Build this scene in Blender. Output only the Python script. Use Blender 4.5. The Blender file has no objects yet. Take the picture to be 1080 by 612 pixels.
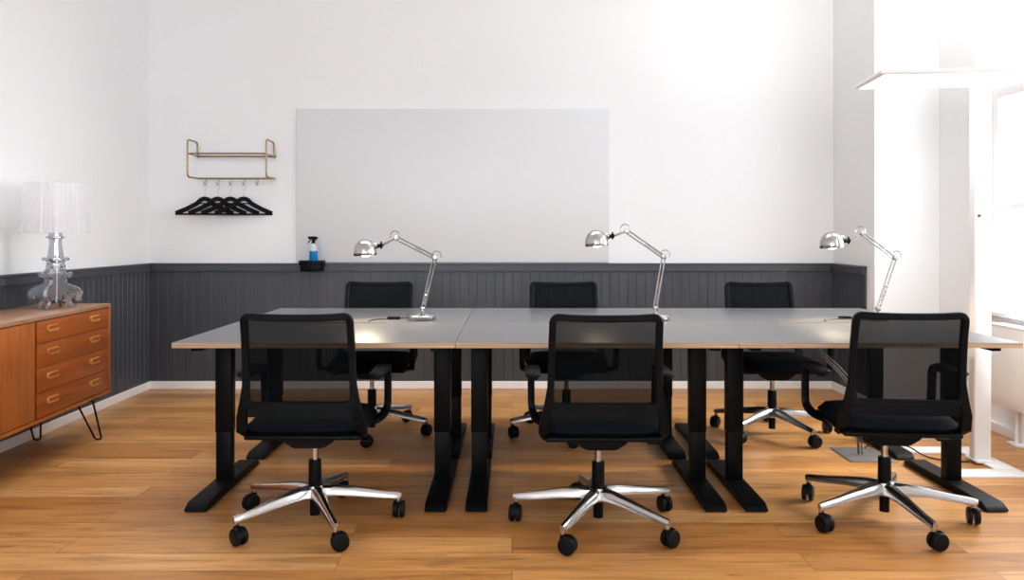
import bpy, bmesh, math, random
from mathutils import Vector, Matrix
random.seed(7)
PI = math.pi
sc = bpy.context.scene
C = sc.collection

# ---------------------------------------------------------------- camera
cam_d = bpy.data.cameras.new('camera')
cam = bpy.data.objects.new('camera', cam_d)
C.objects.link(cam)
cam.location = (0, 0, 1.19)
cam.rotation_euler = (PI / 2, 0, 0)
cam_d.sensor_width = 36
cam_d.lens = 36 * 860 / 1080
cam_d.shift_y = -59 / 1080
cam_d.clip_start = 0.05
sc.camera = cam

# ---------------------------------------------------------------- world, daylight, exposure
w = bpy.data.worlds.new('daylight'); sc.world = w; w.use_nodes = True
bg = w.node_tree.nodes['Background']
bg.inputs['Color'].default_value = (0.93, 0.96, 1, 1)
bg.inputs['Strength'].default_value = 3.0
sc.view_settings.view_transform = 'Standard'
sc.view_settings.look = 'None'
sc.view_settings.gamma = 1
sc.view_settings.use_curve_mapping = False
sc.view_settings.exposure = 0.03
sc.cycles.max_bounces = 10
sc.cycles.diffuse_bounces = 6
sc.cycles.glossy_bounces = 4
sc.cycles.transparent_max_bounces = 12
sc.cycles.caustics_reflective = False
sc.cycles.caustics_refractive = False
sc.cycles.sample_clamp_indirect = 6

def area(name, loc, rot, sx, sy, power, col=(1, 1, 1)):
    d = bpy.data.lights.new(name, 'AREA'); d.shape = 'RECTANGLE'
    d.size = sx; d.size_y = sy; d.energy = power; d.color = col
    o = bpy.data.objects.new(name, d); C.objects.link(o)
    o.location = loc; o.rotation_euler = rot
    return o
# daylight standing in each window opening (just outside the panes)
RW = [(3.55, 5.12), (1.25, 2.75), (-1.2, 0.3)]           # right wall windows (y range)
FW = [(-2.4, -0.8), (0.5, 1.9)]                          # unseen windows behind the camera, added for fill light (x range)
WZ0, WZ1 = 0.70, 3.15
for i, (a, b) in enumerate(RW):
    area('window_daylight', (3.85, (a + b) / 2, 2.45), (0, math.radians(66), 0), 2.9, b - a, (50, 58, 38)[i], (0.86, 0.93, 1.0))
for a, b in FW:
    area('window_daylight', ((a + b) / 2, -2.85, (WZ0 + WZ1) / 2), (PI / 2, 0, 0), b - a, WZ1 - WZ0, 112 if a < 0 else 34, (0.84, 0.92, 1.0))  # fill light through the added windows behind the camera

low = area('window_low_daylight', (3.34, 4.35, 1.18), (0, math.radians(58), 0), 0.8, 1.4, 42, (1.0, 0.97, 0.95))
low.data.spread = math.radians(84)
cl = area('ceiling_fill_light', (-0.5, 4.5, 3.48), (0, 0, 0), 3.4, 1.4, 30, (0.97, 0.98, 1.0))  # added fill above the frame to lift the far floor, no fixture there
cl.data.spread = math.radians(95)

# ---------------------------------------------------------------- materials
def mat(name, col=(0.8, 0.8, 0.8), rough=0.5, metal=0.0, spec=0.5, coat=0.0):
    m = bpy.data.materials.new(name); m.use_nodes = True
    p = m.node_tree.nodes['Principled BSDF']
    p.inputs['Base Color'].default_value = (*col, 1)
    p.inputs['Roughness'].default_value = rough
    p.inputs['Metallic'].default_value = metal
    p.inputs['Specular IOR Level'].default_value = spec
    p.inputs['Coat Weight'].default_value = coat
    return m
def nodes(m): return m.node_tree.nodes, m.node_tree.links, m.node_tree.nodes['Principled BSDF']
def N(m, t, **kw):
    n = m.node_tree.nodes.new(t)
    for k, v in kw.items(): setattr(n, k, v)
    return n
def ramp(m, stops):
    r = N(m, 'ShaderNodeValToRGB')
    e = r.color_ramp.elements
    while len(e) < len(stops): e.new(0.5)
    for i, (p, c) in enumerate(stops):
        e[i].position = p; e[i].color = (*c, 1)
    return r
def mapping(m, scale):
    tc = N(m, 'ShaderNodeTexCoord'); mp = N(m, 'ShaderNodeMapping')
    mp.inputs['Scale'].default_value = scale
    m.node_tree.links.new(tc.outputs['Object'], mp.inputs['Vector'])
    return mp
def add_noise_bump(m, scale, strength, dist=0.002, stretch=(1, 1, 1)):
    nd, lk, p = nodes(m)
    mp = mapping(m, stretch); n = N(m, 'ShaderNodeTexNoise'); n.inputs['Scale'].default_value = scale
    b = N(m, 'ShaderNodeBump'); b.inputs['Strength'].default_value = strength; b.inputs['Distance'].default_value = dist
    lk.new(mp.outputs[0], n.inputs['Vector']); lk.new(n.outputs['Fac'], b.inputs['Height']); lk.new(b.outputs[0], p.inputs['Normal'])
def mottle(m, c1, c2, scale, stretch=(1, 1, 1)):
    nd, lk, p = nodes(m)
    mp = mapping(m, stretch); n = N(m, 'ShaderNodeTexNoise'); n.inputs['Scale'].default_value = scale; n.inputs['Detail'].default_value = 4
    r = ramp(m, [(0.3, c1), (0.7, c2)])
    lk.new(mp.outputs[0], n.inputs['Vector']); lk.new(n.outputs['Fac'], r.inputs['Fac']); lk.new(r.outputs[0], p.inputs['Base Color'])

M = {}
M['wall'] = mat('wall_paint', (0.84, 0.835, 0.84), 0.85, spec=0.2)
mottle(M['wall'], (0.845, 0.865, 0.885), (0.86, 0.88, 0.90), 1.3); 
M['ceiling'] = mat('ceiling_paint', (0.88, 0.88, 0.87), 0.9, spec=0.2); mottle(M['ceiling'], (0.87, 0.87, 0.86), (0.89, 0.89, 0.88), 2)
M['wains'] = mat('slate_paint', (0.06, 0.063, 0.072), 0.38, spec=0.5)
mottle(M['wains'], (0.048, 0.055, 0.067), (0.058, 0.065, 0.078), 3, (6, 6, 0.6))
M['white_trim'] = mat('white_trim', (0.9, 0.9, 0.9), 0.4); mottle(M['white_trim'], (0.90, 0.90, 0.90), (0.93, 0.93, 0.93), 5)
M['board'] = mat('whiteboard', (0.74, 0.745, 0.76), 0.35, spec=0.35); mottle(M['board'], (0.71, 0.73, 0.75), (0.72, 0.74, 0.76), 2)
M['radiator'] = mat('radiator_enamel', (0.86, 0.85, 0.83), 0.35); mottle(M['radiator'], (0.85, 0.84, 0.82), (0.87, 0.86, 0.84), 3)
M['lampwhite'] = mat('white_lacquer', (0.83, 0.83, 0.83), 0.35); mottle(M['lampwhite'], (0.82, 0.82, 0.82), (0.85, 0.85, 0.85), 3)
M['black_metal'] = mat('black_powder_coat', (0.003, 0.0033, 0.004), 0.42, spec=0.10); add_noise_bump(M['black_metal'], 400, 0.08, 0.0005)
M['black_plastic'] = mat('black_plastic', (0.003, 0.0042, 0.0055), 0.40, spec=0.10); add_noise_bump(M['black_plastic'], 500, 0.05, 0.0005)
M['rubber'] = mat('black_rubber', (0.004, 0.0045, 0.006), 0.45, spec=.15); add_noise_bump(M['rubber'], 300, 0.1, 0.0005)
M['fabric'] = mat('black_seat_fabric', (0.0025, 0.004, 0.006), 0.9, spec=0.05); add_noise_bump(M['fabric'], 900, 0.3, 0.001)
M['hanger'] = mat('hanger_plastic', (0.003, 0.003, 0.004), 0.5, spec=.10); add_noise_bump(M['hanger'], 300, 0.05, 0.0005)
M['chrome'] = mat('polished_aluminium', (0.50, 0.48, 0.465), 0.2, 1.0); add_noise_bump(M['chrome'], 200, 0.02, 0.0003)
M['nickel'] = mat('nickel', (0.46, 0.455, 0.45), 0.16, 1.0); add_noise_bump(M['nickel'], 200, 0.02, 0.0003)
M['silver'] = mat('mirror_silver', (0.45, 0.46, 0.49), 0.06, 1.0); add_noise_bump(M['silver'], 30, 0.16, 0.004)
M['brass'] = mat('brass', (0.36, 0.25, 0.13), 0.35, 1.0); add_noise_bump(M['brass'], 200, 0.03, 0.0003)
M['desk_grey'] = mat('grey_linoleum', (0.23, 0.23, 0.24), 0.36, spec=0.45); mottle(M['desk_grey'], (0.098, 0.10, 0.105), (0.108, 0.11, 0.117), 25)
M['cable'] = mat('cable', (0.012, 0.012, 0.012), 0.5); add_noise_bump(M['cable'], 100, 0.05, 0.0005)
M['greycable'] = mat('grey_cable', (0.07, 0.07, 0.07), 0.5); add_noise_bump(M['greycable'], 100, 0.05, 0.0005)
M['steel'] = mat('brushed_steel', (0.30, 0.27, 0.25), 0.35, 0.5); add_noise_bump(M['steel'], 60, 0.05, 0.0005, (1, 20, 1))
M['bulb'] = mat('lit_bulb', (1, 0.9, 0.75), 0.3)
M['bulb'].node_tree.nodes['Principled BSDF'].inputs['Emission Color'].default_value = (1, 0.82, 0.58, 1)
M['bulb'].node_tree.nodes['Principled BSDF'].inputs['Emission Strength'].default_value = 12
M['led'] = mat('lit_diffuser', (0.95, 0.95, 0.95), 0.4)
M['led'].node_tree.nodes['Principled BSDF'].inputs['Emission Color'].default_value = (1, 0.99, 0.97, 1)
M['led'].node_tree.nodes['Principled BSDF'].inputs['Emission Strength'].default_value = 1.3
M['blue'] = mat('blue_liquid', (0.004, 0.2, 0.52), 0.15); mottle(M['blue'], (0.004, 0.19, 0.49), (0.005, 0.21, 0.54), 12)
M['clear'] = mat('clear_plastic', (0.85, 0.85, 0.87), 0.1)
M['clear'].node_tree.nodes['Principled BSDF'].inputs['Alpha'].default_value = 0.45

# plywood edge: thin plies
m = M['ply'] = mat('plywood_edge', (0.5, 0.33, 0.2), 0.6)
nd, lk, p = nodes(m)
mp = mapping(m, (2, 2, 260)); n = N(m, 'ShaderNodeTexNoise'); n.inputs['Scale'].default_value = 1
r = ramp(m, [(0.35, (0.36, 0.22, 0.12)), (0.65, (0.62, 0.44, 0.28))])
lk.new(mp.outputs[0], n.inputs['Vector']); lk.new(n.outputs['Fac'], r.inputs['Fac']); lk.new(r.outputs[0], p.inputs['Base Color'])

# teak
def teak(name, stretch, dark, light):
    m = mat(name, (0.35, 0.12, 0.03), 0.32, spec=0.4)
    nd, lk, p = nodes(m)
    mp = mapping(m, stretch); n = N(m, 'ShaderNodeTexNoise'); n.inputs['Scale'].default_value = 3
    n.inputs['Detail'].default_value = 6; n.inputs['Distortion'].default_value = 0.8
    r = ramp(m, [(0.25, dark), (0.55, light), (0.8, tuple(0.8 * a + 0.2 * b for a, b in zip(light, dark)))])
    lk.new(mp.outputs[0], n.inputs['Vector']); lk.new(n.outputs['Fac'], r.inputs['Fac']); lk.new(r.outputs[0], p.inputs['Base Color'])
    return m
M['teak_v'] = teak('teak_vertical_grain', (1, 14, 0.8), (0.24, 0.06, 0.008), (0.40, 0.115, 0.018))
M['teak_h'] = teak('teak_horizontal_grain', (1, 0.7, 12), (0.20, 0.045, 0.006), (0.32, 0.08, 0.012))
M['teak_top'] = teak('teak_top', (9, 0.8, 9), (0.26, 0.12, 0.06), (0.38, 0.20, 0.11))
M['teak_lip'] = teak('teak_handle_recess', (1, 3, 9), (0.42, 0.17, 0.04), (0.60, 0.28, 0.08))

# oak floor boards running left to right
m = M['floor'] = mat('oak_floor', (0.4, 0.22, 0.1), 0.3, spec=0.4)
nd, lk, p = nodes(m)
mp = mapping(m, (1, 1, 1))
br = N(m, 'ShaderNodeTexBrick'); br.offset = 0.37; br.offset_frequency = 2
br.inputs['Scale'].default_value = 1; br.inputs['Brick Width'].default_value = 1.7; br.inputs['Row Height'].default_value = 0.16
br.inputs['Mortar Size'].default_value = 0.0012; br.inputs['Mortar Smooth'].default_value = 0.3; br.inputs['Bias'].default_value = 0
br.inputs['Color1'].default_value = (0, 0, 0, 1); br.inputs['Color2'].default_value = (1, 1, 1, 1); br.inputs['Mortar'].default_value = (0.5, 0.5, 0.5, 1)
lk.new(mp.outputs[0], br.inputs['Vector'])
mp2 = mapping(m, (0.9, 9, 1)); n2 = N(m, 'ShaderNodeTexNoise'); n2.inputs['Scale'].default_value = 2.6; n2.inputs['Detail'].default_value = 10; n2.inputs['Roughness'].default_value = 0.62; n2.inputs['Distortion'].default_value = 0.9
lk.new(mp2.outputs[0], n2.inputs['Vector'])
add_ = N(m, 'ShaderNodeVectorMath', operation='ADD'); sc_ = N(m, 'ShaderNodeVectorMath', operation='SCALE'); sc_.inputs['Scale'].default_value = 7
lk.new(br.outputs['Color'], sc_.inputs[0]); lk.new(sc_.outputs[0], add_.inputs[0]); lk.new(mp2.outputs[0], add_.inputs[1]); lk.new(add_.outputs[0], n2.inputs['Vector'])
r1 = ramp(m, [(0.0, (0.42, 0.175, 0.043)), (0.5, (0.56, 0.268, 0.082)), (1.0, (0.66, 0.345, 0.128))])
lk.new(br.outputs['Color'], r1.inputs['Fac'])
r2 = ramp(m, [(0.28, (0.46, 0.40, 0.34)), (0.48, (0.92, 0.90, 0.88)), (0.70, (1.18, 1.18, 1.18))])
lk.new(n2.outputs['Fac'], r2.inputs['Fac'])
mx = N(m, 'ShaderNodeMix', data_type='RGBA', blend_type='MULTIPLY'); mx.inputs[0].default_value = 1
lk.new(r1.outputs[0], mx.inputs[6]); lk.new(r2.outputs[0], mx.inputs[7])
mx2 = N(m, 'ShaderNodeMix', data_type='RGBA', blend_type='MIX')
lk.new(br.outputs['Fac'], mx2.inputs[0]); lk.new(mx.outputs[2], mx2.inputs[6]); mx2.inputs[7].default_value = (0.10, 0.05, 0.02, 1)
lk.new(mx2.outputs[2], p.inputs['Base Color'])
rr = N(m, 'ShaderNodeMapRange'); rr.inputs['To Min'].default_value = 0.26; rr.inputs['To Max'].default_value = 0.42
lk.new(n2.outputs['Fac'], rr.inputs['Value']); lk.new(rr.outputs[0], p.inputs['Roughness'])
bm_ = N(m, 'ShaderNodeBump'); bm_.inputs['Strength'].default_value = 0.12; bm_.inputs['Distance'].default_value = 0.002
lk.new(n2.outputs['Fac'], bm_.inputs['Height']); lk.new(bm_.outputs[0], p.inputs['Normal'])

# see-through back mesh
m = M['mesh'] = bpy.data.materials.new('black_mesh_weave'); m.use_nodes = True
nt = m.node_tree; nt.nodes.clear()
out = nt.nodes.new('ShaderNodeOutputMaterial'); mix = nt.nodes.new('ShaderNodeMixShader')
tr = nt.nodes.new('ShaderNodeBsdfTransparent'); pr = nt.nodes.new('ShaderNodeBsdfPrincipled')
pr.inputs['Base Color'].default_value = (0.002, 0.003, 0.004, 1); pr.inputs['Roughness'].default_value = 0.8; pr.inputs['Specular IOR Level'].default_value = 0.04
tc = nt.nodes.new('ShaderNodeTexCoord'); wv = nt.nodes.new('ShaderNodeTexVoronoi'); wv.inputs['Scale'].default_value = 450
mr = nt.nodes.new('ShaderNodeMapRange'); mr.inputs['To Min'].default_value = 0.84; mr.inputs['To Max'].default_value = 0.93
nt.links.new(tc.outputs['Object'], wv.inputs['Vector']); nt.links.new(wv.outputs['Distance'], mr.inputs['Value']); nt.links.new(mr.outputs[0], mix.inputs[0])
nt.links.new(tr.outputs[0], mix.inputs[1]); nt.links.new(pr.outputs[0], mix.inputs[2]); nt.links.new(mix.outputs[0], out.inputs[0])

# window glass
m = M['glass'] = bpy.data.materials.new('window_glass'); m.use_nodes = True
nt = m.node_tree; nt.nodes.clear()
out = nt.nodes.new('ShaderNodeOutputMaterial'); mix = nt.nodes.new('ShaderNodeMixShader'); fr = nt.nodes.new('ShaderNodeFresnel')
tr = nt.nodes.new('ShaderNodeBsdfTransparent'); gl = nt.nodes.new('ShaderNodeBsdfGlossy'); gl.inputs['Roughness'].default_value = 0.02
mix.inputs[0].default_value = 0.06; nt.nodes.remove(fr); nt.links.new(tr.outputs[0], mix.inputs[1]); nt.links.new(gl.outputs[0], mix.inputs[2]); nt.links.new(mix.outputs[0], out.inputs[0])

# pleated translucent lamp shade
m = M['shade'] = bpy.data.materials.new('pleated_clear_shade'); m.use_nodes = True
nt = m.node_tree; nt.nodes.clear()
out = nt.nodes.new('ShaderNodeOutputMaterial'); mix = nt.nodes.new('ShaderNodeMixShader'); mix2 = nt.nodes.new('ShaderNodeMixShader')
tr = nt.nodes.new('ShaderNodeBsdfTransparent'); tl = nt.nodes.new('ShaderNodeBsdfTranslucent'); pr = nt.nodes.new('ShaderNodeBsdfPrincipled')
tl.inputs[0].default_value = (0.9, 0.9, 0.93, 1); pr.inputs['Base Color'].default_value = (0.88, 0.88, 0.92, 1); pr.inputs['Roughness'].default_value = 0.15
mix.inputs[0].default_value = 0.6; mix2.inputs[0].default_value = 0.6
nt.links.new(tl.outputs[0], mix.inputs[1]); nt.links.new(pr.outputs[0], mix.inputs[2])
nt.links.new(tr.outputs[0], mix2.inputs[1]); nt.links.new(mix.outputs[0], mix2.inputs[2]); nt.links.new(mix2.outputs[0], out.inputs[0])

# ---------------------------------------------------------------- mesh helpers
class MB:
    """collects shapes into one bmesh; build() links them as ONE mesh object"""
    def __init__(s): s.bm = bmesh.new(); s.mi = 0
    def _merge(s, b, mtx=None):
        if mtx is not None: bmesh.ops.transform(b, matrix=mtx, verts=b.verts)
        for f in b.faces: f.material_index = s.mi
        me = bpy.data.meshes.new('t'); b.to_mesh(me); b.free(); s.bm.from_mesh(me); bpy.data.meshes.remove(me)
        return s
    def box(s, x0, x1, y0, y1, z0, z1, bev=0.0, seg=2, mtx=None):
        b = bmesh.new(); bmesh.ops.create_cube(b, size=1)
        bmesh.ops.scale(b, vec=(x1 - x0, y1 - y0, z1 - z0), verts=b.verts)
        if bev > 0: bmesh.ops.bevel(b, geom=list(b.edges), offset=bev, segments=seg, affect='EDGES', profile=0.5, clamp_overlap=True)
        bmesh.ops.translate(b, vec=((x0 + x1) / 2, (y0 + y1) / 2, (z0 + z1) / 2), verts=b.verts)
        return s._merge(b, mtx)
    def cyl(s, p0, p1, r0, r1=None, n=20, bev=0.0):
        p0, p1 = Vector(p0), Vector(p1); r1 = r0 if r1 is None else r1
        d = p1 - p0; b = bmesh.new()
        bmesh.ops.create_cone(b, cap_ends=True, segments=n, radius1=r0, radius2=r1, depth=d.length)
        if bev > 0:
            es = [e for e in b.edges if len(e.link_faces) == 2 and any(len(f.verts) > 4 for f in e.link_faces)]
            bmesh.ops.bevel(b, geom=es, offset=bev, segments=3, affect='EDGES', profile=0.5)
        q = d.to_track_quat('Z', 'Y').to_matrix().to_4x4()
        return s._merge(b, Matrix.Translation((p0 + p1) / 2) @ q)
    def tube(s, pts, r, n=10, closed=False, caps=True):
        return s.sweep(pts, [(r * math.cos(2 * PI * k / n), r * math.sin(2 * PI * k / n)) for k in range(n)], closed, caps)
    def sweep(s, pts, sec, closed=False, caps=True, up=None, scales=None):
        """section coordinates: first = along side vector, second = along the up vector"""
        pts = [Vector(p) for p in pts]; b = bmesh.new(); rings = []; L = len(pts); prev = None
        for i, p in enumerate(pts):
            if closed: t = pts[(i + 1) % L] - pts[i - 1]
            elif i == 0: t = pts[1] - pts[0]
            elif i == L - 1: t = pts[-1] - pts[-2]
            else: t = (pts[i + 1] - pts[i]).normalized() + (pts[i] - pts[i - 1]).normalized()
            t.normalize()
            if up is not None: u = Vector(up)
            elif prev is not None: u = prev
            else: u = Vector((0, 0, 1)) if abs(t.z) < 0.9 else Vector((0, 1, 0))
            side = t.cross(u).normalized(); u = side.cross(t).normalized(); prev = u
            k = scales[i] if scales else 1
            kx, ky = k if isinstance(k, tuple) else (k, k)
            rings.append([b.verts.new(p + side * a * kx + u * c * ky) for a, c in sec])
        m_ = len(sec)
        for i in range(L if closed else L - 1):
            A, B = rings[i], rings[(i + 1) % L]
            for k in range(m_): b.faces.new((A[k], A[(k + 1) % m_], B[(k + 1) % m_], B[k]))
        if caps and not closed: b.faces.new(rings[0][::-1]); b.faces.new(rings[-1])
        bmesh.ops.recalc_face_normals(b, faces=b.faces)
        return s._merge(b)
    def lathe(s, prof, n=32, mtx=None, wob=None, close=False):
        b = bmesh.new(); rings = []
        for j, (r, z) in enumerate(prof):
            if r < 1e-5: rings.append([b.verts.new((0, 0, z))])
            else: rings.append([b.verts.new(((r * (1 + (wob if (wob and k % 2) else 0))) * math.cos(2 * PI * k / n), (r * (1 + (wob if (wob and k % 2) else 0))) * math.sin(2 * PI * k / n), z)) for k in range(n)])
        for A, B in zip(rings, rings[1:]):
            if len(A) == 1 and len(B) == 1: continue
            for k in range(n):
                if len(A) == 1: b.faces.new((A[0], B[k], B[(k + 1) % n]))
                elif len(B) == 1: b.faces.new((A[k], A[(k + 1) % n], B[0]))
                else: b.faces.new((A[k], A[(k + 1) % n], B[(k + 1) % n], B[k]))
        bmesh.ops.recalc_face_normals(b, faces=b.faces)
        return s._merge(b, mtx)
    def prism(s, poly, d0, d1, mtx=None, bev=0.0):
        """poly in (x, z), extruded along y from d0 to d1"""
        b = bmesh.new(); A = [b.verts.new((x, d0, z)) for x, z in poly]; B = [b.verts.new((x, d1, z)) for x, z in poly]
        n = len(poly); b.faces.new(A); b.faces.new(B[::-1])
        for k in range(n): b.faces.new((A[k], B[k], B[(k + 1) % n], A[(k + 1) % n]))
        bmesh.ops.recalc_face_normals(b, faces=b.faces)
        if bev > 0: bmesh.ops.bevel(b, geom=list(b.edges), offset=bev, segments=2, affect='EDGES', clamp_overlap=True)
        return s._merge(b, mtx)
    def ball(s, c, r, sz=(1, 1, 1), u=20, v=12):
        b = bmesh.new(); bmesh.ops.create_uvsphere(b, u_segments=u, v_segments=v, radius=r)
        bmesh.ops.scale(b, vec=sz, verts=b.verts); bmesh.ops.translate(b, vec=c, verts=b.verts)
        return s._merge(b)
    def build(s, name, ms, parent=None, smooth=35, loc=None):
        me = bpy.data.meshes.new(name); s.bm.to_mesh(me); s.bm.free()
        for x in (ms if isinstance(ms, (list, tuple)) else [ms]): me.materials.append(M[x])
        if smooth:
            me.shade_smooth(); me.set_sharp_from_angle(angle=math.radians(smooth))
        o = bpy.data.objects.new(name, me); C.objects.link(o)
        if parent: o.parent = parent
        if loc: o.location = loc
        return o

def rot(deg, ax='Z'): return Matrix.Rotation(math.radians(deg), 4, ax)
def tag(o, label=None, cat=None, group=None, kind=None):
    if label: o['label'] = label
    if cat: o['category'] = cat
    if group: o['group'] = group
    if kind: o['kind'] = kind
    return o
def thing(name, label, cat, loc=(0, 0, 0), rz=0, group=None):
    o = bpy.data.objects.new(name, None); C.objects.link(o); o.empty_display_size = 0.1
    o.location = loc; o.rotation_euler = (0, 0, math.radians(rz))
    return tag(o, label, cat, group)
KIDS = {}
def copy_tree(o, parent=None):
    c = o.copy(); C.objects.link(c)
    if parent: c.parent = parent
    for ch in [x for x in ALL if x.parent == o]: copy_tree(ch, c)
    return c
def dup(root, loc, rz, label):
    global ALL
    ALL = list(C.objects)
    c = copy_tree(root); c.location = loc; c.rotation_euler = (0, 0, math.radians(rz)); c['label'] = label
    return c
def struct(name, mb, ms, parent=None, smooth=0):
    o = mb.build(name, ms, parent, smooth)
    if not parent: o['kind'] = 'structure'
    return o
def arc(cx, cy, r, a0, a1, n):
    return [(cx + r * math.cos(math.radians(a0 + (a1 - a0) * k / n)), cy + r * math.sin(math.radians(a0 + (a1 - a0) * k / n))) for k in range(n + 1)]
def smooth_path(pts, rad, n=5):
    """rounds the corners of a 3-D polyline"""
    P = [Vector(p) for p in pts]; out = [P[0]]
    for i in range(1, len(P) - 1):
        a, b, c = P[i - 1], P[i], P[i + 1]
        r_ = min(rad, (a - b).length * 0.49, (c - b).length * 0.49)
        s_ = b + (a - b).normalized() * r_; e_ = b + (c - b).normalized() * r_
        for k in range(n + 1):
            t = k / n; out.append(s_ * (1 - t) ** 2 + b * 2 * t * (1 - t) + e_ * t * t)
    out.append(P[-1]); return out

# ================================================================ THE ROOM
XL, XR, YB, XP, YN, YF, H = -2.80, 2.92, 6.28, 2.476, 5.57, -2.6, 3.55
struct('floor', MB().box(XL - .2, XR + .3, YF - .2, YB + .2, -0.12, 0), 'floor')
struct('ceiling', MB().box(XL - .2, XR + .3, YF - .2, YB + .2, H, H + .15), 'ceiling')
struct('wall_back', MB().box(XL - .2, XP, YB, YB + .2, 0, H), 'wall')
struct('wall_left', MB().box(XL - .2, XL, YF - .2, YB, 0, H), 'wall')
struct('wall_pier', MB().box(XP, XR + .3, YN, YB + .2, 0, H, 0.004), 'wall')
mb = MB()
def holed(mb, lo, hi, holes, boxf):
    cur = lo
    for a, b in sorted(holes):
        boxf(cur, a, 0, H); boxf(a, b, 0, WZ0); boxf(a, b, WZ1, H); cur = b
    boxf(cur, hi, 0, H)
holed(mb, YF, YN, RW, lambda a, b, z0, z1: mb.box(XR, XR + .3, a, b, z0, z1))
struct('wall_right', mb, 'wall')
mb = MB()
holed(mb, XL - .2, XR + .3, FW, lambda a, b, z0, z1: mb.box(a, b, YF - .2, YF, z0, z1))
struct('wall_front', mb, 'wall')

# windows: frame, transom, casement bars, pane, sill
def window(name, a, b, axis):
    def B(mb, u0, u1, z0, z1, d0, d1, bev=.004):
        if axis == 'x': mb.box(XR + d0, XR + d1, u0, u1, z0, z1, bev)
        else: mb.box(u0, u1, YF - d1, YF - d0, z0, z1, bev)
    fr = MB(); f = .055
    B(fr, a, a + f, WZ0, WZ1, .10, .17); B(fr, b - f, b, WZ0, WZ1, .10, .17)
    B(fr, a + f, b - f, WZ0, WZ0 + f, .10, .17); B(fr, a + f, b - f, WZ1 - f, WZ1, .10, .17)
    o = struct(name, fr, 'white_trim')
    c = (a + b) / 2
    t = MB(); B(t, a + f, b - f, 2.03, 2.09, .09, .17); t.build('transom', 'white_trim', o, 0)
    s = MB(); B(s, c - .045, c + .045, WZ0 + f, 2.03, .095, .165); B(s, c - .03, c + .03, 2.09, WZ1 - f, .095, .165)
    s.build('mullion', 'white_trim', o, 0)
    s = MB(); B(s, a + f, c - .045, 1.345, 1.375, .105, .15); B(s, c + .045, b - f, 1.345, 1.375, .105, .15)
    s.build('glazing_bar', 'white_trim', o, 0)
    g = MB(); B(g, a + f, b - f, WZ0 + f, WZ1 - f, .13, .136, 0); g.build('window_pane', 'glass', o, 0)
    s = MB(); B(s, a + .01, b - .01, WZ0 - .001, WZ0 + .025, -.03, .12); s.build('window_sill', 'white_trim', o, 0)
for i, (a, b) in enumerate(RW): window('window_%d' % (i + 1), a, b, 'x')
for i, (a, b) in enumerate(FW): window('window_%d' % (i + 4), a, b, 'y')  # added openings in the unseen front wall, to go with the fill light

# wainscot: tongue-and-groove boards with real grooves, cap rail above, white baseboard below
def beadboard(name, p0, p1, nrm, z0=0.06, z1=0.906, t=.016, pitch=.068):
    p0, p1, nrm = Vector(p0), Vector(p1), Vector(nrm)
    L = (p1 - p0).length; d = (p1 - p0) / L; prof = [(0, t)]
    k = 1
    while k * pitch < L - .01:
        x = k * pitch; prof += [(x - .003, t), (x, t - .0028), (x + .001, t - .0028), (x + .004, t)]; k += 1
    prof += [(L, t), (L, 0.0005), (0, 0.0005)]
    b = bmesh.new(); rings = []
    for z in (z0, z1): rings.append([b.verts.new(p0 + d * u + nrm * v + Vector((0, 0, z))) for u, v in prof])
    n = len(prof)
    for i in range(n): b.faces.new((rings[0][i], rings[0][(i + 1) % n], rings[1][(i + 1) % n], rings[1][i]))
    b.faces.new(rings[1]); b.faces.new(rings[0][::-1])
    bmesh.ops.recalc_face_normals(b, faces=b.faces)
    mb = MB(); mb._merge(b)
    return struct(name, mb, 'wains')
beadboard('trim_1', (XL + .017, YB, 0), (XP - .017, YB, 0), (0, -1, 0))
beadboard('trim_2', (XL, YF, 0), (XL, YB, 0), (1, 0, 0))
beadboard('trim_3', (XP, YN + .12, 0), (XP, YB, 0), (-1, 0, 0))
def rail(name, x0, x1, y0, y1):
    return struct(name, MB().box(x0, x1, y0, y1, .906, .960, .003).box(x0 - (.006 if x0 == XP - .034 else 0), x1 + (.006 if x1 == XL + .034 else 0), y0 - (.006 if y1 == YB else 0), y1, .952, .967, .003), 'wains')
rail('trim_4', XL + .04, XP - .04, YB - .034, YB)
rail('trim_5', XL, XL + .034, YF, YB)
rail('trim_6', XP - .034, XP, YN + .12, YB)
struct('baseboard_back', MB().box(XL + .024, XP - .024, YB - .024, YB, 0, .060, .004), 'white_trim')
struct('baseboard_left', MB().box(XL, XL + .024, YF, YB, 0, .060, .004), 'white_trim')
struct('baseboard_pier', MB().box(XP - .024, XP, YN + .0, YB, 0, .060, .004), 'white_trim')
struct('baseboard_niche', MB().box(XP - .024, XR - .024, YN - .024, YN, 0, .060, .004), 'white_trim')
struct('baseboard_right', MB().box(XR - .024, XR, YF, YN, 0, .060, .004), 'white_trim')

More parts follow.
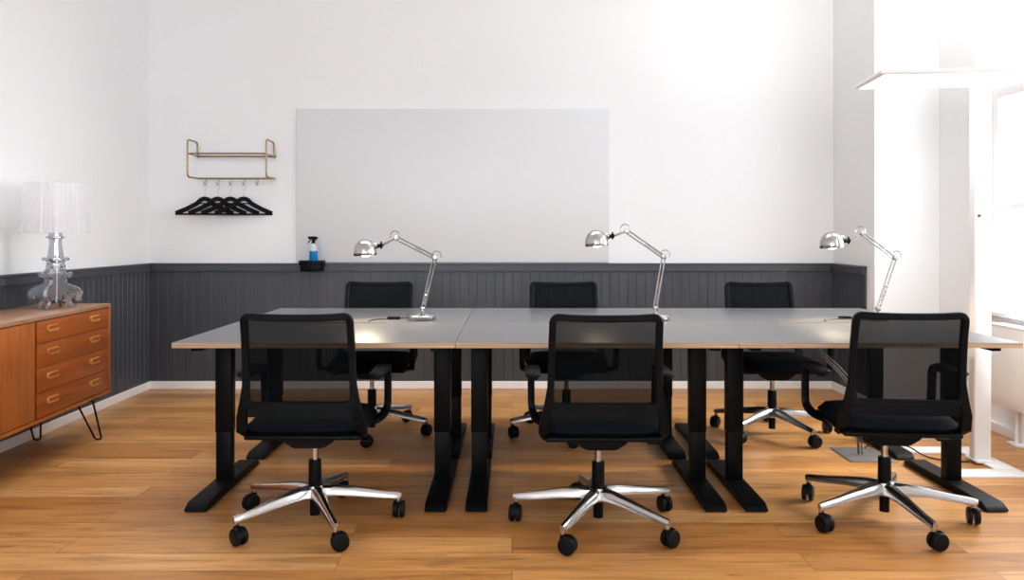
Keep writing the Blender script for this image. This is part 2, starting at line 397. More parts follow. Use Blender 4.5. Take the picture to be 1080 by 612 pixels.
# ================================================================ DESKS
def make_desk(front):
    """origin on the floor under the middle of the top; x = width 1.2, y = depth 0.8"""
    t = thing('desk', '', 'desk')
    W, D, Z0, Z1 = 1.1965, .809, .708, .730
    w2, d2 = W / 2, D / 2
    out = [(-w2, -d2), (w2, -d2), (w2, d2)]
    if front: out += [(.20, d2), (.19, d2 - .045), (-.19, d2 - .045), (-.20, d2)]
    out += [(-w2, d2)]
    mb = MB(); b = bmesh.new()
    A = [b.verts.new((x, y, Z0)) for x, y in out]; B = [b.verts.new((x, y, Z1)) for x, y in out]
    f1 = b.faces.new(A[::-1]); f2 = b.faces.new(B)
    for k in range(len(out)): b.faces.new((A[k], A[(k + 1) % len(out)], B[(k + 1) % len(out)], B[k]))
    bmesh.ops.recalc_face_normals(b, faces=b.faces)
    me = bpy.data.meshes.new('t'); 
    for f in b.faces: f.material_index = 0 if abs(f.normal.z) > .5 else 1
    b.to_mesh(me); b.free(); mb.bm.from_mesh(me)
    mb.build('desktop', ['desk_grey', 'ply'], t, 0)
    MB().box(-.50, .50, -.03, .03, .655, .69, .004).build('crossbeam', 'black_metal', t)
    for s in (-1, 1):
        x = s * .513
        mb = MB()
        mb.box(x - .022, x + .022, -.36, .36, .688, .708, .004)
        mb.prism([(x - .04, .66), (x + .04, .66), (x + .075, .699), (x + .075, .7075), (x - .075, .7075), (x - .075, .699)], -.03, .03, bev=.003)
        mb.build('support_bracket', 'black_metal', t)
        MB().box(x - .039, x + .039, -.03, .03, .26, .69, .006).build('leg', 'black_metal', t)
        mb = MB().box(x - .0365, x + .0365, -.027, .027, .028, .27, .005)
        mb.build('inner_column', 'black_metal', t)
        # foot: flat bar with rounded chamfered ends
        b = bmesh.new(); mb = MB()
        pr = [(-.375, .006), (-.37, .014), (-.33, .034), (-.06, .036), (.06, .036), (.33, .034), (.37, .014), (.375, .006), (.36, .001), (-.36, .001)]
        mb.prism(pr, -.047, .047, mtx=Matrix.Translation((x, 0, 0)) @ rot(90), bev=.003)
        mb.build('foot', 'black_metal', t)
    return t
DX = [-.84, .36, 1.56]
YFD, YRD = 3.8495, 4.6605
GD = 'sit-stand desks pushed together in two rows'
fl = ['grey-topped black-legged desk at the left end of the near row, pushed against the left chair',
      'grey-topped black-legged desk in the middle of the near row, behind the central near chair',
      'grey-topped desk at the right end of the near row, next to the white floor lamp']
rl = ['grey-topped desk at the left end of the far row, carrying the leftmost chrome task lamp',
      'grey-topped desk in the middle of the far row, carrying the middle chrome task lamp',
      'grey-topped desk at the right end of the far row, carrying the rightmost chrome task lamp']
for front, yy, labs in ((True, YFD, fl), (False, YRD, rl)):
    d0 = make_desk(front)
    for i, x in enumerate(DX):
        if i == 0: d = d0; d.location = (x, yy, 0); d['label'] = labs[0]; d['group'] = GD
        else: dup(d0, (x, yy, 0), 0, labs[i])

# ================================================================ OFFICE CHAIRS
def yb(z):   # backrest profile: local y of the back at height z
    pts = [(.40, -.215), (.47, -.232), (.55, -.238), (.65, -.245), (.78, -.262), (.90, -.292)]
    for (a, ya), (b, yb_) in zip(pts, pts[1:]):
        if z <= b:
            t = max(0, (z - a) / (b - a)); return ya + (yb_ - ya) * t
    return pts[-1][1]
def make_chair():
    """origin on the floor under the gas lift; the sitter faces +y"""
    t = thing('office_chair', '', 'chair')
    # seat cushion with waterfall front edge
    b = bmesh.new(); mb = MB()
    nx, ny = 16, 16
    def sp(u, v, top):
        x = .242 * u; y = .245 * v
        k = (abs(u) ** 5 + abs(v) ** 5) ** .2 if (u or v) else 1
        m_ = max(abs(u), abs(v)) or 1
        f = m_ / max(k, m_); x *= f * (1 - .05 * max(0, v)); y *= f
        e = max(0, 1 - m_ ** 6)
        z = .432 + (.040 * e ** .45 if top else -.032 * e ** .4)
        z += -.012 * max(0, v - .4) * 2 - (.006 * (1 - u * u) * (1 - v * v) if top else 0)
        return (x, y + .01, z)
    for top in (True, False):
        G = [[b.verts.new(sp(-1 + 2 * i / nx, -1 + 2 * j / ny, top)) for j in range(ny + 1)] for i in range(nx + 1)]
        for i in range(nx):
            for j in range(ny): b.faces.new((G[i][j], G[i + 1][j], G[i + 1][j + 1], G[i][j + 1]))
    bmesh.ops.remove_doubles(b, verts=b.verts, dist=.0004); bmesh.ops.recalc_face_normals(b, faces=b.faces)
    mb._merge(b); mb.build('seat', 'fabric', t, 60)
    MB().box(-.225, .225, -.215, .21, .392, .412, .009, 3).build('seat_shell', 'black_plastic', t)
    # backrest frame
    zt, zb, wt, wb = .880, .535, .200, .206
    path = []
    for cx, cz, a0, r in ((wt - .022, zt - .022, 0, .022), (-wt + .022, zt - .022, 90, .022), (-wb + .03, zb + .03, 180, .03), (wb - .03, zb + .03, 270, .03)):
        path += arc(cx, cz, r, a0, a0 + 90, 6)
    path3 = [(x, yb(z), z) for x, z in path]
    # widen number of points along the sides so that they follow the curve
    P = []
    for i in range(len(path3)):
        a, c = Vector(path3[i]), Vector(path3[(i + 1) % len(path3)]); P.append(a)
        n = int((c - a).length / .05)
        for k in range(1, n):
            q = a.lerp(c, k / n); q.y = yb(q.z)
            if abs(a.z - c.z) < .02 and a.z > .7: q.z -= .006 * (1 - (q.x / wt) ** 2)
            P.append(q)
    rect = [(-.013, -.009), (-.009, -.013), (.009, -.013), (.013, -.009), (.013, .009), (.009, .013), (-.009, .013), (-.013, .009)]
    bf = MB(); bf.sweep(P, rect, closed=True, up=(0, 1, 0))
    # lower rail and side brackets that carry the frame down around the seat
    bf.sweep([(-.20, yb(.50) - .002, .512), (0, yb(.50) - .012, .508), (.20, yb(.50) - .002, .512)], [(-.022, -.009), (.022, -.009), (.022, .009), (-.022, .009)], up=(0, 1, 0))
    for s in (-1, 1):
        bf.sweep([(s * .204, yb(.62), .62), (s * .213, yb(.55), .55), (s * .224, -.232, .49), (s * .232, -.205, .435), (s * .225, -.15, .405), (s * .17, -.06, .398)],
                 [(-.5, -.5), (.5, -.5), (.5, .5), (-.5, .5)], up=(0, 1, 0), scales=[(.024, .022), (.03, .024), (.036, .026), (.038, .028), (.034, .022), (.03, .018)])
    bfo = bf.build('back_frame', 'black_plastic', t, 40)
    # mesh cloth
    b = bmesh.new(); rows = []
    nz, nx = 20, 8
    for j in range(nz + 1):
        z = zb + (zt - zb) * j / nz; hw = wb + (wt - wb) * j / nz - .006
        dz = min(z - zb, zt - z)
        if dz < .022: hw -= .022 - math.sqrt(max(0, .022 ** 2 - (.022 - dz) ** 2))
        rows.append([b.verts.new((hw * (-1 + 2 * i / nx), yb(z) + .004, z)) for i in range(nx + 1)])
    for A, B in zip(rows, rows[1:]):
        for i in range(nx): b.faces.new((A[i], A[i + 1], B[i + 1], B[i]))
    mb = MB(); mb._merge(b); mb.build('back_mesh', 'mesh', t)
    # armrests
    for s in (-1, 1):
        a = MB()
        pth = smooth_path([(s * .268, -.06, .615), (s * .27, .205, .612), (s * .268, .215, .425), (s * .245, .12, .40), (s * .15, .0, .388)], .045, 6)
        a.sweep(pth, [(-.011, -.015), (.011, -.015), (.015, 0), (.011, .015), (-.011, .015), (-.015, 0)], up=(s * 1, .02, .02))
        ao = a.build('armrest', 'black_plastic', t, 40)
        mb = MB(); b = bmesh.new()
        out = arc(0, .08, .034, 0, 180, 8) + arc(0, -.10, .030, 180, 360, 8)
        lo = [b.verts.new((s * .268 + x, y + .02, .617)) for x, y in out]; hi = [b.verts.new((s * .268 + x, y + .02, .637)) for x, y in out]
        b.faces.new(lo[::-1]); b.faces.new(hi)
        for k in range(len(out)): b.faces.new((lo[k], lo[(k + 1) % len(out)], hi[(k + 1) % len(out)], hi[k]))
        bmesh.ops.recalc_face_normals(b, faces=b.faces)
        bmesh.ops.bevel(b, geom=[e for e in b.edges if abs(e.verts[0].co.z - e.verts[1].co.z) < .001], offset=.006, segments=3, affect='EDGES')
        mb._merge(b); mb.build('arm_pad', 'rubber', ao, 50)
    # tilt mechanism, lever
    mb = MB(); mb.prism([(-.13, .395), (.13, .395), (.105, .365), (.06, .336), (-.06, .336), (-.105, .365)], -.12, .10, bev=.006)
    mb.build('tilt_mechanism', 'black_plastic', t)
    MB().cyl((0, 0, .322), (0, 0, .337), .045, .052, 24, .003).build('mechanism_collar', 'chrome', t)
    mb = MB(); mb.tube(smooth_path([(.06, .03, .368), (.17, .0, .362), (.215, -.02, .352), (.232, -.03, .345)], .02), .006)
    mb.box(.195, .245, -.045, -.012, .341, .352, .004); mb.build('lever', 'black_plastic', t)
    # column
    MB().cyl((0, 0, .25), (0, 0, .325), .0135, n=20).build('gas_lift', 'chrome', t)
    mb = MB().cyl((0, 0, .13), (0, 0, .262), .027, .0255, 24, .003).cyl((0, 0, .035), (0, 0, .14), .020, n=20)
    mb.build('column_cover', 'black_plastic', t)
    MB().lathe([(.0, .105), (.036, .105), (.041, .115), (.042, .14), (.037, .158), (.028, .164), (0, .164)], 30).build('hub', 'chrome', t, 40)
    R = .34
    for k in range(5):
        an = 90 + 72 * k; mt = rot(an)
        mb = MB()
        prs = [(.02, .137), (.08, .136), (.16, .126), (.26, .110), (.335, .101), (.352, .100)]
        wd = [(.056, .044), (.050, .040), (.040, .034), (.032, .028), (.029, .024), (.022, .018)]
        sec = [(-.5, -.5), (-.18, -.5), (.18, -.5), (.5, -.5), (.42, .25), (.2, .5), (-.2, .5), (-.42, .25)]
        mb.sweep([mt @ Vector((x, 0, z)) for x, z in prs], sec, up=(0, 0, 1), scales=wd)
        mb.cyl(mt @ Vector((R, 0, .074)), mt @ Vector((R, 0, .104)), .0115, n=16, bev=.002)
        mb.build('base_leg', 'chrome', t, 40)
        # caster
        sw = CAST[k]
        o = mt @ Vector((R, 0, 0)); dr = Vector((math.cos(math.radians(sw)), math.sin(math.radians(sw)), 0)); sd = Vector((-dr.y, dr.x, 0))
        wc = o + dr * .018 + Vector((0, 0, .0365))
        mb = MB(); mb.cyl(o + Vector((0, 0, .056)), o + Vector((0, 0, .076)), .008, n=14)
        mb.cyl(o + Vector((0, 0, .05)), o + Vector((0, 0, .070)), .0125, n=16, bev=.002)
        # hood arched over the two wheels
        hood = [wc + dr * .032 * math.cos(a_) + Vector((0, 0, .0375 * math.sin(a_))) for a_ in [PI * q / 10 for q in range(0, 9)]]
        mb.sweep(hood, [(-.006, -.002), (.006, -.002), (.006, .002), (-.006, .002)], up=tuple(sd.cross(Vector((0, 0, 1))) + Vector((0, 0, .3))))
        co = mb.build('caster', 'black_plastic', t, 40)
        for s in (-1, 1):
            MB().cyl(wc + sd * s * .0055, wc + sd * s * .0235, .0355, .033, 28, .004).build('caster_wheel', 'rubber', co, 40)
    return t
CAST = [200, 250, 330, 30, 100]
GC = 'black mesh office chairs around the desks'
# (x, y, heading of the sitter relative to +y, label); star feet follow the heading, so each chair gets its own heading of the base below
def set_base(root, phi):
    """turn only the five-star base (legs, casters, hub) of one chair: phi in degrees relative to the chair"""
    for o in list(C.objects):
        if o.parent == root and o.name.split('.')[0] in ('base_leg', 'caster', 'hub'):
            o.rotation_euler = (0, 0, math.radians(phi))
chairs = [
    ((-.812, 3.36), 0, 80 - 90, 'near black mesh office chair at the left, seen from behind, by the left desk end'),
    ((.352, 3.33), 0, 97.5 - 90, 'near black mesh office chair in the centre, seen from behind, covering the middle lamp base'),
    ((1.553, 3.40), -6, 131 - 90 + 6, 'near black mesh office chair at the right, seen from behind, by the white floor lamp'),
    ((-.838, 4.88), 180, 56 - 90 - 180, 'far black office chair facing us at the left, back visible behind the leftmost task lamp'),
    ((.325, 4.87), 180, 54 - 90 - 180, 'far black office chair facing us in the middle, behind the central desk'),
    ((1.545, 4.845), 179, 75 - 90 - 179, 'far black office chair facing us at the right, beside the wall pier'),
]
ch0 = make_chair(); ch0['group'] = GC
allc = [ch0] + [dup(ch0, (0, 0, 0), 0, '') for _ in chairs[1:]]
for o, ((x, y), rz, phi, lab) in zip(allc, chairs):
    o.location = (x, y, 0); o.rotation_euler = (0, 0, math.radians(rz)); o['label'] = lab
    set_base(o, phi)

# ================================================================ TASK LAMPS
def task_lamp(base, J1, J2, J3, J4, head, label, cable):
    base, J1, J2, J3, J4, head = [Vector(v) for v in (base, J1, J2, J3, J4, head)]
    t = thing('task_lamp', label, 'desk lamp', base, 0, 'chrome task lamps on the far desks')
    L = lambda v: v - base
    MB().lathe([(0, .0005), (.074, .0005), (.078, .006), (.078, .020), (.072, .027), (.03, .031), (.014, .036), (0, .036)], 40).build('base', 'nickel', t, 40)
    j1, j2, j3, j4, hd = L(J1), L(J2), L(J3), L(J4), L(head)
    mb = MB(); mb.cyl((j1.x, j1.y, .028), j1, .007, n=14); mb.box(j1.x - .012, j1.x + .012, -.010, .010, j1.z - .012, j1.z + .012, .003)
    mb.build('swivel_post', 'nickel', t)
    def arm(a, b, name, off):
        d = (b - a).normalized(); s_ = d.cross(Vector((0, 1, 0))).normalized() * off
        mb = MB()
        for q in (-1, 1): mb.tube([a + s_ * q, b + s_ * q], .0042, 8)
        o = mb.build(name, 'nickel', t)
        # tension spring alongside the first part of the arm
        pts = []; l = (b - a).length * .42; n_ = 90
        for i in range(n_ + 1):
            an = i / n_ * 2 * PI * 15
            u_ = Vector((0, 1, 0)); v_ = d.cross(u_).normalized()
            pts.append(a + d * (.02 + l * i / n_) + u_ * .0045 * math.cos(an) + v_ * .0045 * math.sin(an))
        sp_ = MB(); sp_.tube(pts, .0011, 5); sp_.build('spring', 'nickel', o)
        return d
    arm(j1, j2, 'lower_arm', .0085); arm(j2, j3, 'upper_arm', .0085)
    # joints: side plates and pivot knobs; wire hoop around each joint
    for c, nm in ((j2, 'elbow_joint'), (j3, 'shoulder_joint')):
        mb = MB(); mb.cyl(c + Vector((0, -.011, 0)), c + Vector((0, .011, 0)), .0135, n=20, bev=.002)
        mb.cyl(c + Vector((0, -.016, 0)), c + Vector((0, .016, 0)), .006, n=14)
        hoop = [c + Vector((.025 * math.cos(q) + (.008 if nm == 'elbow_joint' else -.008), 0, .012 + .025 * math.sin(q))) for q in [math.radians(-30 + 24 * i) for i in range(11)]]
        mb.tube(hoop, .0028, 8); mb.build(nm, 'nickel', t)
    mb = MB(); mb.tube([j3, j3.lerp(j4, .6)], .0045, 8); mb.tube([j3.lerp(j4, .5), j4], .006, 8); mb.build('neck', 'nickel', t)
    # the swivel knuckle, then the dome
    dn = (hd - j4).normalized()
    k0 = j4; k1 = j4 + dn * .030
    MB().ball(k0, .0125).cyl(k0, k1, .009, .013, 16).cyl(k0 + Vector((0, 0, -.018)), k0 + Vector((0, 0, .02)), .005, n=12).build('swivel_knuckle', 'black_plastic', t)
    prof = [(.060, -.036), (.0615, -.030), (.061, -.018), (.057, .004), (.048, .024), (.034, .038), (.017, .0455), (0, .047)]
    inner = [(r * .965, z - .0018 if i else z) for i, (r, z) in enumerate(prof)][::-1]
    mt = Matrix.Translation(hd) @ rot(TILT, 'Y')
    sh = MB(); sh.lathe(prof[:-1] + [(0, .047)], 40, mt); sh.lathe([(max(r - .002, 0), z - .002) for r, z in prof], 40, mt)
    so = sh.build('lamp_shade', 'nickel', t, 60)
    mb = MB(); mb.cyl(mt @ Vector((.028, 0, .012)), mt @ Vector((.066, 0, .012)), .0155, .013, 20, .002); mb.build('socket', 'nickel', so)
    b_ = MB(); b_.ball(mt @ Vector((0, 0, -.024)), .034, (1, 1, .62)); b_.build('bulb', 'bulb', so)
    ld = bpy.data.lights.new('task_lamp_light', 'SPOT'); ld.energy = 18; ld.color = (1, .80, .55); ld.shadow_soft_size = .02
    ld.spot_size = math.radians(125); ld.spot_blend = .5
    lo = bpy.data.objects.new('task_lamp_light', ld); C.objects.link(lo); lo.parent = t
    lo.location = hd + Vector((0, 0, -.050)); lo.rotation_euler = (math.radians(-18), math.radians(-20), 0)
    # power cord on the desk
    cb = MB(); cb.tube(smooth_path([Vector(q) - base for q in cable], .04), .0028, 8); co = cb.build('cord', 'cable', t)
    sw = Vector(cable[2]) - base
    MB().box(sw.x - .035, sw.x + .035, sw.y - .010, sw.y + .010, sw.z - .002, sw.z + .012, .004).build('cord_switch', 'black_plastic', co)
    return t
TILT = -4
def P(px, py, Y): return ((px - 540) * Y / 860, Y, 1.19 - (py - 247) * Y / 860)
Y0 = 4.38; ZT = .7305
task_lamp((-.487, Y0, ZT), P(446, 326, Y0), P(459, 272, Y0), P(418, 251, Y0 - .05), P(402, 259, Y0 - .08), P(385, 262, Y0 - .10),
          'chrome task lamp at the left, its round base in full view on the desk', [(-.55, Y0 + .03, ZT + .004), (-.60, Y0 + .04, ZT + .004), (-.635, Y0 - .0, ZT + .004), (-.70, Y0 + .0, ZT + .004), (-.745, Y0 - .045, ZT + .004), (-.75, Y0 - .11, ZT + .003)])
task_lamp((.762, Y0 - .02, ZT), P(691, 325, Y0), P(700, 271, Y0), P(661, 244, Y0 - .05), P(646, 249, Y0 - .08), P(629, 252, Y0 - .10),
          'chrome task lamp with bent arm in the middle, rising behind the central near chair', [(.70, Y0 + .03, ZT + .004), (.66, Y0 + .05, ZT + .004), (.60, Y0 + .06, ZT + .004), (.55, Y0 + .04, ZT + .004), (.50, Y0 + .02, ZT + .004), (.48, Y0 - .10, ZT + .003)])
task_lamp((1.952, Y0, ZT), P(926, 326, Y0), P(944, 272, Y0), P(909, 246, Y0 - .05), P(895, 254, Y0 - .08), P(877, 254, Y0 - .10),
          'chrome task lamp with bent arm at the right, leaning in front of the wall pier', [(1.89, Y0 + .03, ZT + .004), (1.85, Y0 + .04, ZT + .004), (1.80, Y0 + .03, ZT + .004), (1.72, Y0 + .0, ZT + .004), (1.66, Y0 - .04, ZT + .004), (1.64, Y0 - .11, ZT + .003)])

# ================================================================ SIDEBOARD
SB = thing('sideboard', 'orange teak sideboard with drawers on black hairpin legs along the left wall', 'sideboard', (-2.376, 4.83, 0), 2.4)
# local: front face at x = 0, back at x = -0.40, far end at y = 0, near end at y = -2.0
LW, DP, ZB, ZTP = 2.0, .40, .252, .780
mb = MB().box(-DP, 0, -LW, 0, ZTP - .020, ZTP, .0015); mb.build('top', 'teak_top', SB)
mb = MB().box(-DP, -.001, -LW, 0, ZB, ZB + .018, .001).box(-DP, -.001, -.018, 0, ZB + .018, ZTP - .020, .001).box(-DP, -.001, -LW, -LW + .018, ZB + .018, ZTP - .020, .001)
mb.box(-DP, -DP + .012, -LW + .018, -.018, ZB + .018, ZTP - .020).box(-DP + .012, -.02, -.822, -.804, ZB + .018, ZTP - .02)
mb.build('carcass', 'teak_v', SB)
zz = [ZB + .021, .396, .522, .642, ZTP - .023]
for k in range(4):
    z0, z1 = zz[k] + .0015, zz[k + 1] - .0015
    d = MB().box(-.020, -.003, -.803, -.020, z0, z1, .001).build('drawer', 'teak_h', SB)
    for yy in (-.655, -.195):
        zc = (z0 + z1) / 2 + .012
        h = MB(); o_ = arc(.042, 0, .017, -90, 90, 8) + arc(-.042, 0, .017, 90, 270, 8)
        h.prism(o_, -.0035, .006, mtx=Matrix.Translation((0, yy, zc)) @ rot(90), bev=.001)
        ho = h.build('handle', 'teak_lip', d)
        s = MB(); s.prism([(x * .82, z * .45 + .004) for x, z in o_], -.009, -.0062, mtx=Matrix.Translation((0, yy, zc)) @ rot(90))
        s.build('finger_slot', 'teak_h', ho)
for y0, y1 in ((-1.402, -.824), (-1.98, -1.404)):
    MB().box(-.020, -.003, y0, y1, ZB + .0225, ZTP - .0245, .001).build('door', 'teak_v', SB)
for x, y, dy, dx in ((-.045, -.20, .075, .03), (-.33, -.20, .075, -.03), (-.045, -1.78, -.075, .03), (-.33, -1.78, -.075, -.03)):
    foot = Vector((x + dx, y + dy, .006))
    pts = smooth_path([(x - .035, y - .055 * (1 if dy > 0 else -1), ZB), tuple(foot + Vector((-.016, -.004, 0))), tuple(foot + Vector((.016, .004, 0))), (x + .035, y - .01 * (1 if dy > 0 else -1), ZB)], .02, 6)
    mb = MB(); mb.tube(pts, .0052, 8); mb.box(x - .05, x + .05, y - .06, y + .06, ZB - .003, ZB, 0); mb.build('hairpin_leg', 'black_metal', SB, 50)

# ================================================================ BAROQUE TABLE LAMP
TL = thing('table_lamp', 'silver baroque table lamp with pleated clear shade standing on the teak sideboard', 'lamp', (-2.53, 4.52, ZTP + .0005), 0)
half = [(.034, .416), (.034, .398), (.049, .396), (.049, .388), (.032, .384), (.030, .36), (.038, .30), (.043, .278),
        (.060, .282), (.072, .274), (.066, .262), (.048, .262), (.044, .245), (.050, .232), (.047, .222), (.056, .205),
        (.062, .192), (.078, .200), (.090, .190), (.090, .176), (.078, .168), (.064, .172), (.056, .158), (.060, .140),
        (.074, .128), (.098, .122), (.122, .112), (.138, .092), (.143, .068), (.136, .046), (.120, .036), (.106, .044),
        (.104, .058), (.112, .066), (.100, .070), (.086, .056), (.078, .040), (.084, .026), (.106, .024), (.106, .002), (.066, .002), (.060, .022), (.040, .040), (.018, .046)]
poly = half + [(-x, z) for x, z in half[::-1]]
for a in (8, 98):
    MB().prism(poly, -.009, .009, mtx=rot(a), bev=.0022).build('baroque_panel', 'silver', TL, 40)
mb = MB().cyl((0, 0, .03), (0, 0, .44), .015, n=20).cyl((0, 0, .385), (0, 0, .395), .042, n=28, bev=.002).cyl((0, 0, .262), (0, 0, .272), .05, n=28, bev=.003)
mb.build('stem', 'silver', TL)
MB().ball((0, 0, .50), .028, (1, 1, 1.3)).cyl((0, 0, .44), (0, 0, .475), .013, n=16).build('frosted_bulb', 'lampwhite', TL)
n = 96
sh = MB(); sh.lathe([(.168, .417), (.163, .50), (.157, .60), (.150, .690)], n, wob=.014)
so = sh.build('pleated_shade', 'shade', TL, 20)
sh = MB()
for r_, z_ in ((.169, .417), (.151, .690)):
    sh.tube([(r_ * math.cos(2 * PI * k / 48), r_ * math.sin(2 * PI * k / 48), z_) for k in range(48)], .0018, 6, closed=True)
for a in (0, 120, 240):
    sh.tube([(.0, 0, .44), (.166 * math.cos(math.radians(a)), .166 * math.sin(math.radians(a)), .43)], .0015, 6)
sh.build('shade_ring', 'clear', so)

# ================================================================ WHITEBOARD, SPRAY BOTTLE
wb = thing('whiteboard', 'large pale grey frameless whiteboard on the back wall above the dark panelling', 'whiteboard', (-.455, YB - .001, .972))
MB().box(-1.2, 1.2, -.018, -.004, 0, 1.182, .003).build('writing_surface', 'board', wb)
MB().box(-1.17, 1.17, -.004, 0, .03, 1.15, 0).build('backing', 'white_trim', wb)
tm = MB().box(-.080, .080, -.055, .055, -.076, -.014, .006).box(-.087, .087, -.06, -.054, -.03, .004, .002).box(-.087, .087, .046, .052, -.03, .004, .002)
tm.box(-.087, -.081, -.06, .052, -.03, .006, .002).box(.081, .087, -.06, .052, -.03, .006, .002)
tr_ = tag(tm.build('tray', 'black_plastic', None, 35, (-1.515, YB - .097, .985)),
          'small black tray clipped to the dark rail under the blue spray bottle', 'tray')
bt = thing('spray_bottle', 'spray bottle of blue cleaning liquid with black trigger on the small rail tray', 'bottle', (-1.507, YB - .09, .9725)); bt.scale = (.95, .95, .93)
MB().lathe([(0, .0), (.030, .0), (.033, .004), (.033, .098), (0, .098)], 28).build('liquid', 'blue', bt, 40)
MB().lathe([(.0335, .098), (.0335, .118), (.030, .134), (.018, .146), (.015, .158), (0, .158)], 28).build('bottle_neck', 'clear', bt, 40)
mb = MB(); mb.cyl((0, 0, .156), (0, 0, .176), .015, n=18, bev=.002)
mb.prism([(-.045, .205), (-.040, .214), (.018, .216), (.036, .206), (.034, .196), (.016, .186), (.012, .172), (-.010, .172), (-.014, .190), (-.040, .194)], -.011, .011, bev=.003)
mb.build('spray_head', 'black_plastic', bt)
MB().prism([(-.020, .192), (-.028, .192), (-.040, .172), (-.050, .158), (-.044, .156), (-.030, .172)], -.006, .006, bev=.0015).build('trigger', 'black_plastic', bt)

# ================================================================ COAT RACK AND HANGERS
YW = YB
rk = thing('coat_rack', 'brass wire coat rack with small shelf mounted on the back wall', 'coat rack', (-2.12, YW, 1.617))
def rk_pt(x, y, z): return (x + 2.12, y - YW, z - 1.617)
XA, XB, YFt, YRr = -2.414, -1.828, YW - .215, YW - .020
for nm, x in (('side_loop', XA), ('side_loop', XB)):
    pts = smooth_path([rk_pt(x, YRr, 1.79), rk_pt(x, YRr, 1.893), rk_pt(x, YFt, 1.896), rk_pt(x, YFt, 1.617), rk_pt(x, YRr - .0, 1.617)], .035, 6)
    mb = MB(); mb.tube(pts, .0065, 10)
    mb.cyl(rk_pt(x, YRr, 1.79), rk_pt(x, YW - .001, 1.79), .006, n=12); mb.cyl(rk_pt(x, YW - .006, 1.79), rk_pt(x, YW - .001, 1.79), .013, n=16)
    mb.cyl(rk_pt(x, YRr, 1.617), rk_pt(x, YW - .001, 1.617), .006, n=12)
    mb.build(nm, 'brass', rk, 50)
mb = MB()
for y, z in ((YFt, 1.79), (YRr, 1.787)): mb.tube([rk_pt(XA, y, z), rk_pt(XB, y, z)], .0065, 8)
for x in (XA, XB): mb.tube([rk_pt(x, YFt, 1.79), rk_pt(x, YRr, 1.787)], .005, 8)
mb.build('wire_shelf', 'brass', rk)
MB().tube([rk_pt(XA, YRr - .002, 1.617), rk_pt(XB, YRr - .002, 1.617)], .0065, 10).build('hook_rail', 'brass', rk)
HX = [(px - 540) * (YW - .05) / 860 for px in (216, 229.5, 243, 257, 271)]
for x in HX:
    pts = [(x, YRr - .002, 1.615), (x, YRr - .004, 1.59), (x, YRr - .012, 1.572), (x, YRr - .028, 1.562), (x, YRr - .044, 1.570), (x, YRr - .050, 1.585)]
    mb = MB(); mb.tube(smooth_path([rk_pt(*q) for q in pts], .01), .0032, 8); mb.ball(rk_pt(x, YRr - .050, 1.587), .0055, u=10, v=8); mb.build('hook', 'nickel', rk)
def hanger(x, ang, lab):
    t = thing('coat_hanger', lab, 'coat hanger', (x, YRr - .028, 1.565), ang, 'black coat hangers on the brass rack')
    mb = MB(); hk = [(.014 * math.cos(math.radians(a)), 0, -.010 + .014 * math.sin(math.radians(a))) for a in range(200, -60, -20)]
    hk += [(0, 0, -.045), (0, 0, -.105)]
    mb.tube(hk, .0016, 7); mb.build('wire_hook', 'nickel', t)
    mb = MB()
    dz = -.105
    outer = [(-.222, -.118), (-.212, -.096), (-.06, -.026), (-.040, -.004), (-.022, .004), (.022, .004), (.040, -.004), (.06, -.026), (.212, -.096), (.222, -.118), (.214, -.128)]
    # shoulders as one bent bar, bottom rail below
    sh = [(-.208, 0, dz - .112), (-.13, 0, dz - .078), (-.055, 0, dz - .036), (-.030, 0, dz - .008), (0, 0, dz + .002), (.030, 0, dz - .008), (.055, 0, dz - .036), (.13, 0, dz - .078), (.208, 0, dz - .112)]
    sec = [(-.5, -.35), (-.3, -.5), (.3, -.5), (.5, -.35), (.5, .35), (.3, .5), (-.3, .5), (-.5, .35)]
    mb.sweep(smooth_path(sh, .012, 3), [(a * .034, c * .013) for a, c in sec], up=(0, 1, 0))
    mb.build('shoulder_bar', 'hanger', t, 50)
    MB().sweep([(-.212, 0, dz - .118), (.212, 0, dz - .118)], [(a * .014, c * .010) for a, c in sec], up=(0, 1, 0)).build('trouser_bar', 'hanger', t)
    mb = MB(); mb.sweep([(-.042, 0, dz - .036), (.042, 0, dz - .036)], [(a * .009, c * .009) for a, c in sec], up=(0, 1, 0)); mb.build('neck_bridge', 'hanger', t)
labs = ['leftmost of the four black coat hangers on the brass rack', 'second from the left of the four black hangers on the rack',
        'third from the left of the four black hangers on the rack', 'rightmost black coat hanger on the rack, next to the empty hook']
for x, a, l in zip(HX, (14, 14, 14, 14), labs): hanger(x, a, l)

# ================================================================ FLOOR LAMP
FLP = thing('floor_lamp', 'tall white office floor lamp with flat square head beside the right desk end', 'floor lamp', (2.44, 4.25, 0))
o = lambda x, y: (x - 2.44, y - 4.25)
mb = MB()
def slab(x0, x1, y0, y1):
    a, b_ = o(x0, y0); c, d = o(x1, y1); mb.box(a, c, b_, d, .0005, .012, .002)
slab(2.16, 2.535, 3.965, 4.09); slab(2.16, 2.535, 4.40, 4.52); slab(2.425, 2.535, 4.09, 4.40)
mb.build('foot_frame', 'lampwhite', FLP)
mb = MB(); mb.box(-.045, .045, -.025, .025, .010, 1.995, .008, 3); mb.build('pole', 'lampwhite', FLP)
MB().box(-.052, .045, -.06, .06, .011, .022, .003).build('pole_plate', 'lampwhite', FLP)
MB().cyl((-.02, -.0255, 1.285), (-.02, -.030, 1.285), .008, n=16).build('switch', 'greycable', FLP)
hx = -.215; mt = Matrix.Translation((hx, -.02, 0)) @ rot(-6)
mb = MB(); mb.box(-.36, .36, -.19, .24, 1.990, 2.014, .006, 3, mtx=mt); hd = mb.build('lamp_head', 'lampwhite', FLP)
mb = MB(); mb.box(-.34, .34, -.17, .22, 1.9865, 1.990, 0, mtx=mt); mb.build('light_panel', 'led', hd)
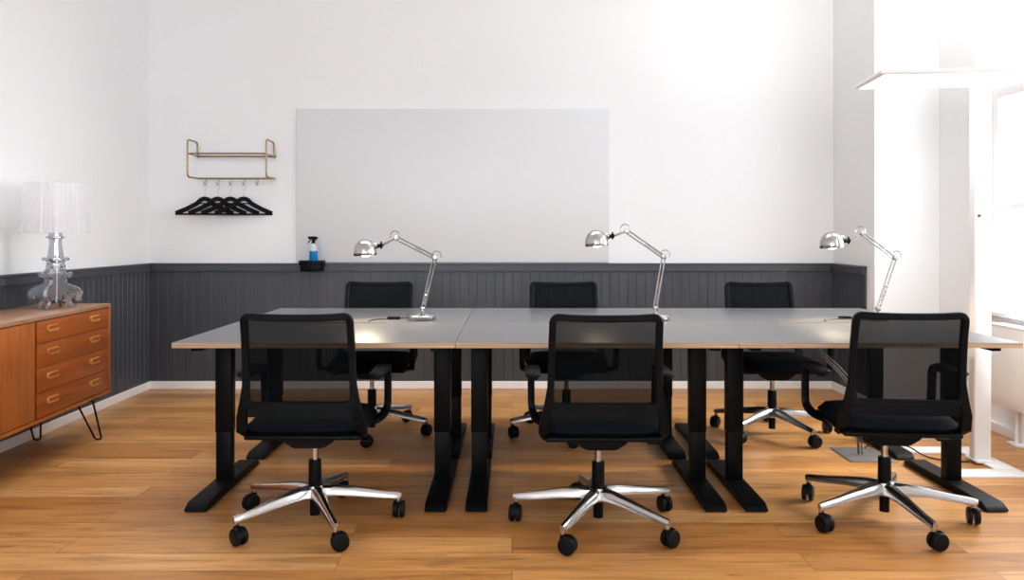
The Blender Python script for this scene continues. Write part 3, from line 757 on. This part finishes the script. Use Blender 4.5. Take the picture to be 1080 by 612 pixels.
MB().box(-.34, .34, -.17, .22, 2.0138, 2.0152, 0, mtx=mt).build('uplight_panel', 'led', hd)
for zz_, rx_, pw in ((1.982, 0, 6), (2.020, PI, 22)):
    ld = bpy.data.lights.new('floor_lamp_light', 'AREA'); ld.shape = 'RECTANGLE'; ld.size = .66; ld.size_y = .38; ld.energy = pw; ld.color = (1, .96, .90)
    lo = bpy.data.objects.new('floor_lamp_light', ld); C.objects.link(lo); lo.parent = FLP
    lo.location = mt @ Vector((0, .025, zz_)); lo.rotation_euler = (rx_, 0, math.radians(-6))

# ================================================================ RADIATOR
rd = thing('radiator', 'long flat white radiator under the window on the right wall', 'radiator', (2.83, 4.1, 0))
y0, y1 = -.85, .68
mb = MB().box(-.035, .0, y0, y1, .205, .66, .005); mb.build('front_panel', 'radiator', rd)
mb = MB().box(.035, .060, y0 + .01, y1 - .01, .215, .65, .004); mb.build('rear_panel', 'radiator', rd)
mb = MB()
for k in range(36): 
    yy = y0 + .02 + k * (y1 - y0 - .04) / 35; mb.box(-.001, .036, yy - .001, yy + .001, .23, .655)
mb.build('convector_fins', 'radiator', rd)
MB().box(-.037, .062, y0 - .002, y1 + .002, .658, .672, .003).build('top_grille', 'radiator', rd)
for yy in (-.55, .48):
    mb = MB()
    for dy in (-.03, .03): mb.cyl((.025, yy + dy, .012), (.025, yy + dy, .235), .012, n=16)
    mb.box(-.02, .07, yy - .06, yy + .06, .0005, .014, .004)
    mb.build('floor_bracket', 'radiator', rd)

# ================================================================ FLOOR SOCKET AND CABLES
hb = thing('floor_socket', 'flat metal floor socket lid set into the oak floor under the right desks', 'floor socket', (1.885, 4.39, 0))
MB().box(-.115, .115, -.14, .14, .0005, .006, .002).build('lid', 'steel', hb)
MB().box(-.122, .122, -.147, .147, .0003, .003, .001).build('rim', 'steel', hb)
c1 = MB(); c1.tube(smooth_path([(1.95, 4.50, .012), (1.99, 4.56, .012), (2.01, 4.52, .044), (2.15, 4.42, .044), (2.19, 4.34, .006), (2.28, 4.25, .0045), (2.38, 4.245, .0045)], .05), .004, 8)
tag(c1.build('power_cable', 'cable'), 'thin black power cable running across the floor to the white floor lamp', 'cable')
sn = MB()
for k, (ox, oy) in enumerate(((0, 0), (.018, .01), (.036, -.006))):
    sn.tube(smooth_path([(1.50 + ox, 4.32 + oy, .69), (1.56 + ox, 4.31 + oy, .60), (1.66 + ox, 4.30 + oy, .52), (1.78 + ox, 4.33 + oy, .40), (1.84 + ox * .5, 4.36 + oy, .2), (1.86 + ox * .5, 4.38 + oy, .0085)], .06), .004, 8)
tag(sn.build('cable_bundle', 'greycable'), 'grey cables hanging from under the right desks down to the floor socket', 'cable')
